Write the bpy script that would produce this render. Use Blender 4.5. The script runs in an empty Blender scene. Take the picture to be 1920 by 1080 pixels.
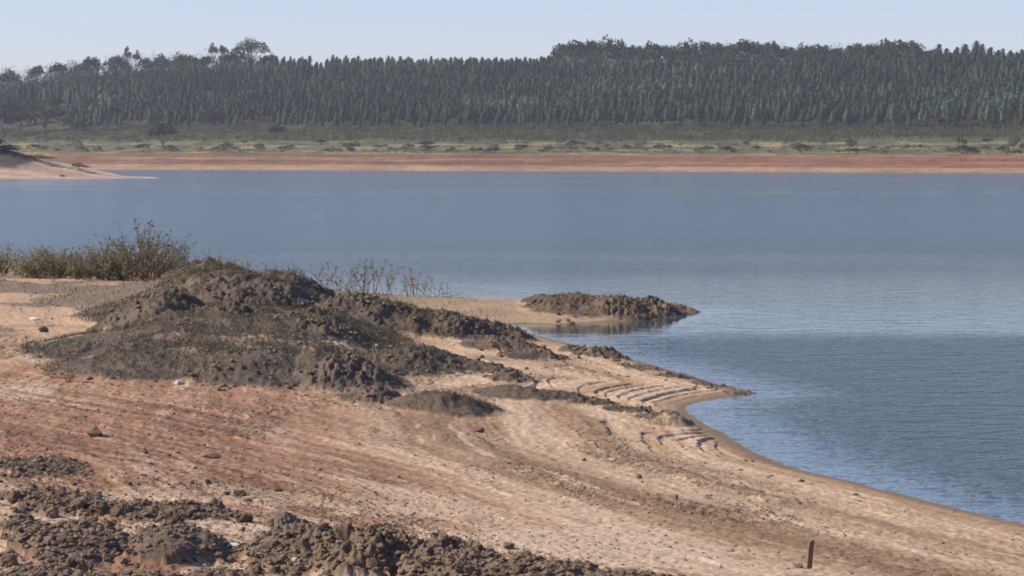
import bpy, math, random
import numpy as np
from mathutils import Vector

R = math.radians
rng = np.random.default_rng(11)
random.seed(11)
SC = bpy.context.scene
COL = SC.collection

# ------------------------------------------------------------------ camera
H = 6.5                                   # eye height above the water
F = 5445.0                                # focal length in photo pixels (1920 wide)
TH = math.atan(240.0 / F)                 # looking slightly down
cd = bpy.data.cameras.new('camera'); cam = bpy.data.objects.new('camera', cd); COL.objects.link(cam)
cam.location = (0, 0, H); cam.rotation_euler = (math.pi / 2 - TH, 0, 0)
cd.sensor_width = 36.0; cd.lens = 36.0 * F / 1920.0
cd.clip_start = 0.5; cd.clip_end = 12000.0
SC.camera = cam

# ------------------------------------------------------------------ sky, sun, exposure
SUN_EL, SUN_BACK = 35.0, 2.0             # sun low on the left, a little behind the scene
wd = bpy.data.worlds.new('World'); SC.world = wd; wd.use_nodes = True
wn, wl = wd.node_tree.nodes, wd.node_tree.links
bgn = wn['Background']
sky = wn.new('ShaderNodeTexSky'); sky.sky_type = 'NISHITA'; sky.sun_disc = False
sky.sun_elevation = R(SUN_EL); sky.sun_rotation = R(-90 + SUN_BACK)
sky.altitude = 800; sky.air_density = 1.0; sky.dust_density = 0.6; sky.ozone_density = 2.5
tn = wn.new('ShaderNodeMix'); tn.data_type = 'RGBA'; tn.blend_type = 'MULTIPLY'; tn.inputs[0].default_value = 1.0
tn.inputs[7].default_value = (1.0, 0.935, 1.16, 1); wl.new(sky.outputs[0], tn.inputs[6]); wl.new(tn.outputs[2], bgn.inputs[0])
bgn.inputs[1].default_value = 0.092
sl = bpy.data.lights.new('sun', 'SUN'); sl.energy = 4.2; sl.angle = R(0.6); sl.color = (1.0, 0.89, 0.74)
so = bpy.data.objects.new('sun', sl); COL.objects.link(so)
sv = Vector((-math.cos(R(SUN_EL)) * math.cos(R(SUN_BACK)), math.cos(R(SUN_EL)) * math.sin(R(SUN_BACK)), math.sin(R(SUN_EL))))
so.rotation_euler = (-sv).to_track_quat('-Z', 'Y').to_euler()
SC.view_settings.view_transform = 'Standard'; SC.view_settings.look = 'None'
SC.view_settings.exposure = 0.55; SC.view_settings.gamma = 1.0
SC.cycles.max_bounces = 5; SC.cycles.diffuse_bounces = 2; SC.cycles.glossy_bounces = 2
SC.cycles.transparent_max_bounces = 6; SC.cycles.volume_bounces = 0
SC.cycles.filter_width = 1.75

# ------------------------------------------------------------------ helpers
def ray(px, py):
    x, y = (px - 960) / F, (540 - py) / F
    return np.array([x, math.cos(TH) + y * math.sin(TH), -math.sin(TH) + y * math.cos(TH)])
def at_z(px, py, z):
    d = ray(px, py); k = (z - H) / d[2]
    return d[0] * k, d[1] * k
def px_of_z(py, Y):                       # height that is seen at photo row py when Y metres away
    d = ray(960, py); return H + d[2] / d[1] * Y

def hsh(ix, iy, seed):
    h = (ix.astype(np.int64) * 374761393 + iy.astype(np.int64) * 668265263 + seed * 1442695041) & 0xffffffff
    h = ((h ^ (h >> 13)) * 1274126177) & 0xffffffff
    h = ((h ^ (h >> 16)) * 2246822519) & 0xffffffff
    return ((h ^ (h >> 15)) & 0xffffff) / float(0x1000000)
def vnoise(x, y, seed=0):
    ix, iy = np.floor(x), np.floor(y); fx, fy = x - ix, y - iy
    ux, uy = fx * fx * (3 - 2 * fx), fy * fy * (3 - 2 * fy)
    a, b = hsh(ix, iy, seed), hsh(ix + 1, iy, seed); c, d = hsh(ix, iy + 1, seed), hsh(ix + 1, iy + 1, seed)
    return (a + (b - a) * ux) * (1 - uy) + (c + (d - c) * ux) * uy
def fbm(x, y, octv=4, seed=0):
    s, a, t = 0, 1.0, 0
    for i in range(octv):
        s = s + a * vnoise(x * 2 ** i + 13.7 * i, y * 2 ** i - 7.1 * i, seed + i); t += a; a *= 0.5
    return s / t
def lumps(x, y, cell, seed=0, dens=1.0):  # heaped rounded clods as relief
    gx, gy = x / cell, y / cell; ix, iy = np.floor(gx), np.floor(gy)
    out = np.zeros_like(gx)
    for dx in (-1, 0, 1):
        for dy in (-1, 0, 1):
            cx, cy = ix + dx, iy + dy
            jx, jy, r, k = hsh(cx, cy, seed), hsh(cx, cy, seed + 51), hsh(cx, cy, seed + 91), hsh(cx, cy, seed + 131)
            rr = 0.25 + 0.5 * r
            q = 1 - ((gx - cx - jx) ** 2 + (gy - cy - jy) ** 2) / (rr * rr)
            out = np.maximum(out, np.where(k < dens, rr * np.sqrt(np.maximum(q, 0)), 0))
    return out * cell
def sstep(a, b, x):
    t = np.clip((x - a) / (b - a), 0, 1); return t * t * (3 - 2 * t)
def mix(a, b, t):
    return a + (b - a) * t

def mesh_np(name, V, Fc, attrs=None, smooth=False):
    V = np.asarray(V, np.float32).reshape(-1, 3); Fc = np.asarray(Fc, np.int32); n, k = Fc.shape
    me = bpy.data.meshes.new(name)
    me.vertices.add(len(V)); me.vertices.foreach_set('co', V.ravel())
    me.loops.add(n * k); me.loops.foreach_set('vertex_index', Fc.ravel())
    me.polygons.add(n); me.polygons.foreach_set('loop_start', np.arange(0, n * k, k, dtype=np.int32))
    me.polygons.foreach_set('use_smooth', np.full(n, smooth))
    for an, av in (attrs or {}).items():
        av = np.asarray(av, np.float32)
        if av.ndim == 2:
            a = me.attributes.new(an, 'FLOAT_COLOR', 'POINT')
            a.data.foreach_set('color', np.concatenate([av, np.ones((len(av), 1), np.float32)], 1).ravel())
        else:
            a = me.attributes.new(an, 'FLOAT', 'POINT'); a.data.foreach_set('value', av)
    me.update(calc_edges=True); me.validate()
    return me
def link(name, me, mat=None, parent=None):
    o = bpy.data.objects.new(name, me); COL.objects.link(o)
    if mat and me and not me.materials: me.materials.append(mat)
    if parent: o.parent = parent
    return o
def tag(o, label=None, cat=None, group=None, kind=None):
    for k, v in (('label', label), ('category', cat), ('group', group), ('kind', kind)):
        if v: o[k] = v
    return o
def grid_faces(nr, nc):
    i = np.arange(nr - 1)[:, None] * nc + np.arange(nc - 1)[None]
    return np.stack([i, i + 1, i + nc + 1, i + nc], -1).reshape(-1, 4)

# ------------------------------------------------------------------ materials
def newmat(name):
    m = bpy.data.materials.new(name); m.use_nodes = True
    n, l = m.node_tree.nodes, m.node_tree.links; p = n['Principled BSDF']
    p.inputs['Roughness'].default_value = 0.95; p.inputs['Specular IOR Level'].default_value = 0.1
    return m, n, l, p
def node(n, typ, **kw):
    x = n.new(typ)
    for k, v in kw.items(): setattr(x, k, v)
    return x
def noise(n, l, scale, detail=4, coord=None, rough=0.6):
    t = n.new('ShaderNodeTexNoise'); t.inputs['Scale'].default_value = scale; t.inputs['Detail'].default_value = detail
    t.inputs['Roughness'].default_value = rough
    if coord is not None: l.new(coord, t.inputs['Vector'])
    return t.outputs['Fac']
def maprange(n, l, src, a, b, c, d):
    m = n.new('ShaderNodeMapRange'); l.new(src, m.inputs[0])
    for i, v in enumerate((a, b, c, d)): m.inputs[i + 1].default_value = v
    return m.outputs[0]
def mul_color(n, l, col, fac):
    v = n.new('ShaderNodeVectorMath'); v.operation = 'SCALE'; l.new(col, v.inputs[0]); l.new(fac, v.inputs['Scale'])
    return v.outputs[0]

def mat_ground(name, scales, bump, amt=(0.72, 1.28)):
    m, n, l, p = newmat(name)
    a = node(n, 'ShaderNodeAttribute', attribute_name='col')
    tc = n.new('ShaderNodeTexCoord').outputs['Object']
    f1 = maprange(n, l, noise(n, l, scales[0], 6, tc, 0.7), 0.3, 0.7, *amt)
    f2 = maprange(n, l, noise(n, l, scales[1], 3, tc), 0.3, 0.7, amt[0] + 0.1, amt[1] - 0.1)
    c = mul_color(n, l, mul_color(n, l, a.outputs['Color'], f1), f2)
    l.new(c, p.inputs['Base Color'])
    if bump:
        b = n.new('ShaderNodeBump'); b.inputs['Distance'].default_value = bump; b.inputs['Strength'].default_value = 0.8
        l.new(noise(n, l, scales[0] * 2, 5, tc, 0.7), b.inputs['Height']); l.new(b.outputs[0], p.inputs['Normal'])
    return m
M_shore = mat_ground('shore_soil', (9.0, 40.0), 0.02)
M_far = mat_ground('far_soil', (0.15, 0.8), 0)
M_head = mat_ground('headland_soil', (0.4, 2.0), 0)

def mat_earth(name, c0, c1, scale=14.0):
    m, n, l, p = newmat(name)
    tc = n.new('ShaderNodeTexCoord').outputs['Object']
    oi = n.new('ShaderNodeObjectInfo').outputs['Random']
    r = n.new('ShaderNodeMix'); r.data_type = 'RGBA'
    r.inputs[6].default_value = (*c0, 1); r.inputs[7].default_value = (*c1, 1)
    l.new(maprange(n, l, noise(n, l, scale, 5, tc, 0.7), 0.3, 0.7, 0, 1), r.inputs[0])
    l.new(mul_color(n, l, r.outputs[2], maprange(n, l, oi, 0, 1, 0.75, 1.3)), p.inputs['Base Color'])
    b = n.new('ShaderNodeBump'); b.inputs['Distance'].default_value = 0.02; b.inputs['Strength'].default_value = 0.8
    l.new(noise(n, l, scale * 2.5, 5, tc, 0.7), b.inputs['Height']); l.new(b.outputs[0], p.inputs['Normal'])
    return m
M_clod = mat_earth('earth_clod', (0.105, 0.075, 0.052), (0.25, 0.18, 0.12))
M_redclod = mat_earth('red_clod', (0.14, 0.078, 0.052), (0.26, 0.16, 0.11))
M_greyrock = mat_earth('grey_rock', (0.14, 0.115, 0.095), (0.27, 0.225, 0.185))
M_boulder = mat_earth('brown_boulder', (0.10, 0.078, 0.058), (0.20, 0.16, 0.12), 10)
M_white = mat_earth('white_stone', (0.6, 0.56, 0.5), (0.78, 0.74, 0.68))
M_wood = mat_earth('old_wood', (0.12, 0.075, 0.05), (0.22, 0.14, 0.09), 30)
M_bark = mat_earth('bark', (0.10, 0.085, 0.07), (0.24, 0.21, 0.18), 1.5)

def mat_leaf(name, ramp, transl=0.25):
    m, n, l, p = newmat(name)
    a = node(n, 'ShaderNodeAttribute', attribute_name='tint')
    cr = n.new('ShaderNodeValToRGB'); els = cr.color_ramp.elements
    while len(els) < len(ramp): els.new(0.5)
    for e, (pos, c) in zip(els, ramp): e.position = pos; e.color = (*c, 1)
    l.new(a.outputs['Fac'], cr.inputs[0]); l.new(cr.outputs[0], p.inputs['Base Color'])
    p.inputs['Roughness'].default_value = 0.7
    t = n.new('ShaderNodeBsdfTranslucent'); l.new(cr.outputs[0], t.inputs[0])
    mx = n.new('ShaderNodeMixShader'); mx.inputs[0].default_value = transl
    l.new(p.outputs[0], mx.inputs[1]); l.new(t.outputs[0], mx.inputs[2])
    l.new(mx.outputs[0], n['Material Output'].inputs[0])
    return m
M_euc = mat_leaf('plantation_leaf', [(0, (0.027, 0.046, 0.033)), (0.5, (0.055, 0.086, 0.058)), (1, (0.15, 0.195, 0.135))], 0.12)
M_native = mat_leaf('native_leaf', [(0, (0.026, 0.04, 0.03)), (0.6, (0.055, 0.07, 0.048)), (1, (0.11, 0.115, 0.08))], 0.06)
M_scrub = mat_leaf('scrub_leaf', [(0, (0.055, 0.066, 0.036)), (0.6, (0.11, 0.122, 0.058)), (1, (0.20, 0.19, 0.095))])
M_weed = mat_leaf('weed_leaf', [(0, (0.11, 0.12, 0.075)), (0.5, (0.21, 0.205, 0.12)), (1, (0.29, 0.26, 0.155))], 0.45)
M_dry = mat_leaf('dry_grass', [(0, (0.07, 0.062, 0.04)), (0.5, (0.125, 0.115, 0.07)), (1, (0.22, 0.195, 0.12))])

# ------------------------------------------------------------------ near shore: outline and heaps (metres)
SHORE = np.array([(75, 8), (30, 27), (16, 38), (11.4, 46), (9.1, 51.7), (7.9, 55.2), (6.9, 58.5), (6.1, 60.8), (5.6, 62.6), (5.25, 65.8), (5.0, 69.4),
    (4.65, 72.3), (4.5, 74.2), (4.62, 76.6), (5.3, 78.4), (6.0, 79.6), (6.62, 80.6), (6.35, 82.2), (5.8, 85), (4.7, 90.5), (3.4, 97), (2.6, 100.6), (1.7, 104),
    (0.6, 109), (-0.1, 112.6), (-0.25, 114.4), (0.5, 115.0), (1.9, 114.6), (3.4, 115.6), (4.7, 117.2), (6.4, 120.5), (8.1, 125), (7.5, 128), (4.5, 131.5), (0, 134), (-6.4, 138.5),
    (-11, 145), (-17, 157), (-26, 170), (-60, 192), (-220, 200), (-220, -60), (75, -60)], float)
def shore_dist(x, y):
    d2 = np.full(x.shape, 1e12); ins = np.zeros(x.shape, bool)
    A, B = SHORE, np.roll(SHORE, -1, 0)
    for (ax, ay), (bx, by) in zip(A, B):
        ex, ey = bx - ax, by - ay; L = ex * ex + ey * ey
        t = np.clip(((x - ax) * ex + (y - ay) * ey) / L, 0, 1)
        d2 = np.minimum(d2, (x - ax - t * ex) ** 2 + (y - ay - t * ey) ** 2)
        if ay != by:
            c = ((ay > y) != (by > y)) & (x < ex * (y - ay) / ey + ax); ins ^= c
    d = np.sqrt(d2)
    return np.where(ins, d, -d)

# (photo column and row of the foot of the heap, height of its ground, half width in px, half depth m, height m, flatness, lumpiness, soil 0 olive-grey 1 brown)
HEAPS = [
    (430, 655, 0.9, 310, 15.0, 0.85, 2.6, 0.35, 0.3), (300, 590, 1.05, 150, 7.0, 0.75, 2.0, 0.3, 0.3), (345, 575, 1.05, 100, 6, 0.9, 2.4, 0.5, 0.3),
    (450, 583, 1.0, 185, 7.0, 1.35, 3.2, 0.8, 0.3), (580, 585, 0.9, 80, 4.5, 0.8, 2.0, 0.9, 0.3), (375, 572, 1.0, 90, 5, 1.25, 2.2, 0.6, 0.4), (235, 508, 1.1, 75, 3, 0.65, 2.0, 0.5, 1.0),
    (300, 625, 1.1, 130, 4.0, 1.15, 2.0, 0.9, 0.35), (430, 640, 1.0, 130, 4.0, 0.95, 2.0, 0.9, 0.3), (560, 650, 0.9, 140, 4.0, 0.95, 2.0, 1.0, 0.4),
    (330, 690, 1.0, 250, 3.6, 0.62, 2.2, 0.3, 0.2), (180, 650, 1.1, 150, 4.5, 0.42, 2.0, 0.25, 0.2), (470, 705, 0.9, 130, 3.0, 0.62, 2.0, 0.8, 0.2), (620, 710, 0.8, 130, 2.6, 0.7, 2.0, 1.1, 0.25), (770, 690, 0.7, 120, 3.0, 0.55, 2.0, 0.8, 0.3),
    (660, 612, 0.7, 110, 5, 1.0, 2.0, 1.0, 0.4), (760, 615, 0.6, 95, 4, 0.75, 2.0, 1.0, 0.45), (850, 622, 0.5, 80, 3.5, 0.6, 2.0, 1.0, 0.45), (925, 628, 0.3, 50, 2.5, 0.35, 2.0, 1.0, 0.6),
    (815, 752, 0.7, 100, 1.5, 0.38, 2.4, 0.2, 0.5), (865, 757, 0.65, 75, 1.3, 0.28, 2.2, 0.15, 0.3), (960, 735, 0.5, 70, 1.5, 0.18, 2.0, 0.5, 0.6), (700, 735, 0.8, 60, 1.5, 0.3, 2, 0.8, 0.4),
    (1085, 588, 0.2, 98, 3.5, 0.5, 2.4, 1.4, 0.8), (1160, 590, 0.15, 85, 3.0, 0.42, 2.2, 1.5, 0.8), (1228, 588, 0.1, 55, 2.2, 0.48, 2.0, 1.5, 0.7), (1282, 584, 0.05, 34, 1.3, 0.16, 2.0, 1.1, 0.7), (1020, 578, 0.25, 45, 3, 0.3, 2, 0.7, 0.8),
    (968, 640, 0.1, 40, 1.8, 0.26, 2.0, 1.0, 0.7), (1130, 671, 0.1, 45, 1.2, 0.20, 2.0, 1.1, 0.7), (1080, 664, 0.1, 30, 1.0, 0.16, 2.0, 1.1, 0.7), (940, 655, 0.3, 80, 2.0, 0.25, 2.0, 0.7, 0.6), (1000, 672, 0.3, 60, 1.2, 0.2, 2.0, 1.0, 0.6),
    (900, 700, 0.5, 70, 1.4, 0.17, 2.0, 1.0, 0.6), (960, 712, 0.5, 50, 1.0, 0.13, 2.0, 1.0, 0.7), (1040, 740, 0.4, 70, 0.9, 0.09, 2.0, 0.9, 0.6), (1110, 752, 0.35, 50, 0.6, 0.07, 2.0, 0.9, 0.6), (1175, 768, 0.3, 45, 0.55, 0.06, 2.0, 0.9, 0.6),
    (1225, 785, 0.25, 32, 0.6, 0.09, 2.0, 0.7, 0.3), (1258, 797, 0.2, 42, 0.9, 0.22, 2.4, 0.4, 0.2), (1200, 693, 0.1, 40, 0.8, 0.07, 2.0, 1.0, 0.7), (1265, 708, 0.1, 40, 0.7, 0.07, 2.0, 1.0, 0.7), (1335, 722, 0.08, 40, 0.6, 0.07, 2.0, 1.0, 0.7), (1385, 736, 0.05, 25, 0.5, 0.05, 2.0, 1.0, 0.7),
    (110, 1035, 1.0, 130, 1.5, 0.36, 2.2, 1.0, 0.6), (320, 1035, 1.0, 120, 1.5, 0.38, 2.6, 0.5, 0.4), (560, 1040, 1.0, 140, 1.8, 0.34, 2.2, 1.1, 0.6), (700, 1058, 1.0, 150, 1.9, 0.38, 2.4, 1.2, 0.9), (860, 1088, 0.95, 160, 1.8, 0.38, 2.4, 1.2, 0.9), (1020, 1108, 0.9, 170, 1.6, 0.38, 2.4, 1.2, 0.9), (1190, 1122, 0.85, 150, 1.4, 0.36, 2.2, 1.2, 0.9), (1330, 1125, 0.8, 110, 1.0, 0.25, 2.2, 1.2, 0.9),
    (80, 930, 1.1, 170, 1.3, 0.14, 2.0, 1.2, 0.7), (290, 945, 1.05, 150, 1.0, 0.14, 2.0, 1.2, 0.8), (30, 990, 1.1, 90, 1.0, 0.2, 2.0, 1.1, 0.5), (60, 1085, 1.1, 120, 1.0, 0.2, 2.0, 1.0, 0.8), (230, 1100, 1.1, 200, 1.0, 0.25, 2.0, 1.0, 0.8), (420, 1100, 1.1, 150, 1.2, 0.3, 2.0, 1.0, 0.7),
    (20, 860, 1.1, 130, 1.6, 0.08, 2.0, 1.2, 0.9),
]
HP = []
for (hx, hy, hz, hw, hd, hh, fl, lu, so_) in HEAPS:
    X, Y = at_z(hx, hy, hz)
    HP.append((X, Y + hd * 0.45, hw * Y / F, hd, hh, fl, lu, so_))

SPUR = [at_z(a, b, c) for a, b, c in ((860, 692, .5), (1050, 738, .4), (1175, 766, .3), (1292, 803, .1))]
def spur_dist(x, y):
    d = np.full(x.shape, 1e6)
    for (ax, ay), (bx, by) in zip(SPUR, SPUR[1:]):
        ex, ey = bx - ax, by - ay; t = np.clip(((x - ax) * ex + (y - ay) * ey) / (ex * ex + ey * ey), 0, 1)
        d = np.minimum(d, np.hypot((x - ax - t * ex) * 1.0, (y - ay - t * ey) * 0.6))
    return d
def near_ground(x, y, want='z'):
    x = np.asarray(x, float); y = np.asarray(y, float)
    wob = fbm(x * 0.35, y * 0.16, 3, 5) - 0.5; wob2 = fbm(x * 1.6, y * 0.9, 3, 9) - 0.5
    s = shore_dist(x + 0.7 * wob2 * 0.5, y) + 0.16 * wob2 + 0.10 * (fbm(x * 5, y * 3, 2, 11) - 0.5)
    si = np.maximum(s, 0)
    z = np.where(s > 0, 1.35 * (1 - np.exp(-si / 17.0)), np.maximum(0.09 * s, -2.5))
    z = z + 0.38 * sstep(-4, -12, x) * sstep(98, 122, y) * sstep(0, 5, s)
    near = np.clip((36 - y) / 40, 0, 1.2); z = z + 3.7 * near ** 1.3
    # wave-cut benches left by the falling water, following the contour lines
    tm = sstep(59, 65, y) * (1 - sstep(96, 102, y)) * sstep(0.3, 0.8, s) * (1 - sstep(3.6, 5.0, s - 0.14 * np.clip(y - 72, 0, 22)))
    cut = np.zeros_like(z); spur = np.exp(-(spur_dist(x, y) / 1.25) ** 2); z = z + 0.09 * spur * sstep(0, 1, s)
    for i, (sk_, hk) in enumerate([(0.55, .04), (0.95, .05), (1.35, .08), (1.8, .045), (2.2, .06), (2.7, .05), (3.2, .07), (3.8, .05), (4.4, .06), (5.1, .05), (5.9, .06), (6.8, .05), (7.8, .05)]):
        pos = s + 2.0 * spur + 0.9 * (fbm(x * 0.25, y * 0.12, 2, 171) - 0.5) + 0.35 * (fbm(x * 0.3, y * 0.12 + 3 * i, 2, 173 + i) - 0.5) + 0.06 * wob2
        on_ = sstep(0.38, 0.5, fbm(x * 0.2 + 5 * i, y * 0.08, 2, 191 + i) + 0.08)
        cut = cut + hk * (1 + 0.1 * (1 - sstep(74, 80, y))) * on_ * (sstep(sk_, sk_ + 0.05, pos) - np.clip((pos - sk_ + 0.25) / 0.9, 0, 1))
    z = z + cut * tm * 0.85
    # streaks and small relief
    st = fbm(si * 1.7 + 0.4 * wob, y * 0.10, 4, 21); st2 = fbm(si * 5.0, y * 0.35, 3, 33)
    z = z + (0.05 * (st - 0.5) + 0.03 * (st2 - 0.5) + 0.03 * (fbm(x * 3, y * 3, 3, 41) - 0.5) + 0.03 * (fbm(x * 10, y * 6, 2, 43) - 0.5)) * sstep(0.2, 1.5, s)
    # heaps of excavated soil
    hgt = np.zeros_like(z); rub = np.zeros_like(z); lum = np.zeros_like(z); soil = np.full_like(z, 0.6)
    wx = x + 0.55 * (fbm(x * 0.9, y * 0.6, 3, 61) - 0.5) * np.clip(y / 80, 0.5, 1.2); wy = y + 1.6 * (fbm(x * 0.7 + 9, y * 0.5, 3, 65) - 0.5) * np.clip(y / 80, 0.4, 1.2)
    for (cx, cy, rx, ry, hh, fl, lu, so_) in HP:
        k = np.nonzero((np.abs(wx - cx) < rx * 1.7) & (np.abs(wy - cy) < ry * 1.7))[0] if z.ndim == 1 else None
        r2 = ((wx[k] - cx) / (rx * 0.86)) ** 2 + ((wy[k] - cy) / (ry * 0.86)) ** 2
        f = np.exp(-0.9 * r2 ** (fl * 0.5 + 0.25)); f = np.maximum(f - 0.08, 0) / 0.92
        better = f * hh > hgt[k]
        hgt[k] = np.maximum(hgt[k], f * hh) + 0.25 * np.minimum(hgt[k], f * hh)
        lum[k] = np.where(better, lu, lum[k]); soil[k] = np.where(better, so_, soil[k])
        rub[k] = np.maximum(rub[k], sstep(0.04, 0.22, f))
    cover = np.where(y < 52, sstep(0.40, 0.52, fbm(x * 1.2, y * 0.9, 4, 161) + 0.25 * sstep(0.5, 1, rub) * (hgt > .16)), 1.0)
    rub = rub * cover; hgt = hgt * (0.4 + 0.6 * cover)
    big = np.clip(y / 75, 0.5, 1.3)
    ax = 0.16 * (fbm(x * 6, y * 5, 3, 131) - 0.5); ay = 0.16 * (fbm(x * 6 + 7, y * 5, 3, 137) - 0.5)
    L1 = lumps(x + ax * 2.5, y * 0.8 + ay * 2.5, 0.70, 3, 0.6); L2 = lumps(x + 3 + ax * 1.4, y + ay * 1.4, 0.30, 7, 0.7); L3 = lumps(x + ax, y + 5 + ay, 0.14, 13, 0.6)
    L4 = lumps(x + 1, y, 0.06, 17, 0.8)
    mid = sstep(60, 75, y)
    lm = lum * (0.35 + 1.1 * sstep(0.42, 0.6, fbm(x * 0.7 + 5, y * 0.35, 3, 141)))
    relief = rub * lm * (0.12 * L1 * mid + (0.36 - 0.14 * mid) * L2 + (0.45 + 0.3 * mid) * L3 + 0.8 * L4) * np.clip(hgt / 0.25, 0.45, 1)
    relief = relief + rub * 0.07 * (fbm(x * 7, y * 4, 3, 145) - 0.5)
    relief = relief + hgt * 0.45 * (fbm(x * 1.3, y * 0.9, 4, 71) - 0.5) * np.clip(lum + 0.3, 0, 1)
    # scattered crumbs on the open ground
    crumb = sstep(0.52, 0.66, fbm(si * 0.55, y * 0.09, 3, 81)) * sstep(1.5, 4, s) * (1 - rub)
    crumb = np.maximum(crumb, 0.55 * sstep(9, 14, s) * (1 - sstep(70, 80, y)) * (1 - rub))
    relief = relief + crumb * (0.32 * L3 * (hsh(np.floor(x / 0.13), np.floor(y / 0.13), 3) > 0.2) + 0.4 * L4 * (1 - mid))
    zz = z + hgt + relief
    if want == 'z': return zz
    return zz, s, si, rub, lum, soil, st, st2, wob, wob2, crumb, hgt, tm, cut

def ground_colour(x, y, g):
    zz, s, si, rub, lum, soil, st, st2, wob, wob2, crumb, hgt, tm, cut = g
    C = lambda *c: np.array(c)[None, :]
    T = lambda a: a[:, None]
    tan, pale, red = C(.44, .305, .19), C(.59, .445, .31), C(.31, .165, .105)
    brown, olive, umber, wet = C(.25, .165, .10), C(.132, .113, .092), C(.142, .103, .074), C(.22, .165, .115)
    c = np.repeat(tan, len(x), 0)
    c = mix(c, pale, T(sstep(0.46, 0.62, st)))
    sb = si + 1.2 * wob + 0.4 * wob2
    palem = np.maximum(np.exp(-((sb - 2.0) / 0.6) ** 2), np.maximum(np.exp(-((sb - 4.6) / 0.75) ** 2), np.exp(-((sb - 9.0) / 0.6) ** 2))) * sstep(0.3, 0.5, st2 + .08)
    c = mix(c, C(.61, .46, .315), T(palem * 0.7))
    up = sstep(7.5, 12, si + 3.0 * wob) * (1 - sstep(74, 84, y + 8 * wob))
    c = mix(c, C(.43, .275, .175), T(up * 0.85)); c = mix(c, pale, T(up * sstep(0.54, 0.68, st) * 0.8))
    redm = up * sstep(0.42, 0.58, fbm((si - 0.55 * (y - 60) * sstep(2, 18, si)) * 0.35, y * 0.07, 3, 91) + 0.12 * sstep(55, 68, y)) * (1 - 0.6 * sstep(0.52, 0.64, st2))
    c = mix(c, red, T(redm * 0.8))
    bandm = np.maximum(np.exp(-((si - 6.6 - 1.5 * wob) / 1.15) ** 2), 0.75 * np.exp(-((si - 3.4 - wob) / 0.45) ** 2)) * (1 - sstep(70, 78, y)) * sstep(0.33, 0.5, st2 + 0.1)
    c = mix(c, brown, T(bandm * 0.85))
    c = mix(c, umber * 1.35, T(np.clip(crumb, 0, 1) * 0.55 * sstep(0.42, 0.6, fbm(x * 2.5, y * 1.6, 4, 95))))
    qs = si - 0.55 * (y - 60) * sstep(2, 18, si)
    sk = fbm(qs * 4.0 + 1.5 * wob, y * 0.25 + x * 0.1, 4, 151); gr = fbm(x * 9, y * 4.5, 3, 155)
    fore = 0.35 + 0.65 * up
    gr2 = fbm(x * 22, y * 9, 2, 157)
    c = c * T(1 + fore * (1.5 * (sk - 0.5)) + 0.6 * (gr - 0.5) + 0.45 * (gr2 - 0.5))
    c = mix(c, umber, T(fore * sstep(0.60, 0.70, gr) * sstep(0.44, 0.58, sk) * 0.6))
    farleft = sstep(84, 95, y) * sstep(4, 9, si); c = mix(c, C(.55, .385, .25), T(farleft * 0.8))
    gs = sstep(0.45, 0.57, fbm(x * 0.35 + 4, y * 0.22, 4, 101)) * sstep(80, 95, y) * sstep(2, 4, si)
    c = mix(c, olive * 1.35, T(gs * 0.75))
    nearp = 1 - sstep(46, 52, y); c = mix(c, C(.58, .45, .325), T(nearp * (1 - rub) * sstep(6, 9, si) * sstep(0.47, 0.55, fbm(x * 0.55, y * 0.9, 4, 113)) * 0.85))
    bar = rub * sstep(0.3, 0.55, fbm(x * 0.8, y * 0.5, 4, 111) + 0.35 * lum)
    dk = mix(olive, umber * (1 + 0.3 * (1 - sstep(46, 56, y)))[:, None], T(soil)); dk = dk * T(0.75 + 0.6 * fbm(x * 1.1, y * 0.8, 4, 121))
    c = mix(c, dk, T(np.clip(bar, 0, 1)))
    spit = sstep(112, 116, y) * sstep(-7, -3, x); c = mix(c, C(.40, .30, .20), T(spit * (1 - rub) * 0.8))
    c = mix(c, wet, T((1 - sstep(0.15, 0.7, s + 0.3 * wob2)) * 0.9)); c = mix(c, C(.10, .09, .075), T(1 - sstep(-0.6, 0, s)))
    return np.clip(c * 0.89 * C(1.0, 0.968, 0.925), 0.02, 0.8)

def build_shore():
    du = 0.4 / 1150
    uf = np.arange(-0.2, 0.2 + du / 2, du)
    k = np.arange(1, 60); side = 0.2 + np.cumsum(du * 1.13 ** k); side = side[side < 4.0]
    u = np.concatenate([-side[::-1], uf, side])
    ys = [-12.0]
    while ys[-1] < 212:
        y = ys[-1]
        if y < 32: st = max(0.06, (32 - y) * 0.12)
        elif y < 136: st = 0.042 + 0.0007 * (y - 32)
        else: st = 0.12 + (y - 136) * 0.12
        ys.append(y + st)
    ys = np.array(ys)
    Y = np.repeat(ys[:, None], len(u), 1); X = u[None] * (Y + 14.0)
    x, y = X.ravel(), Y.ravel()
    g = near_ground(x, y, 'all')
    me = mesh_np('shore', np.stack([x, y, g[0]], 1), grid_faces(len(ys), len(u)), {'col': ground_colour(x, y, g)}, True)
    tag(link('shore_ground', me, M_shore), 'sandy exposed reservoir shore with heaps of dug soil', 'ground', kind='structure')
build_shore()

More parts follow.
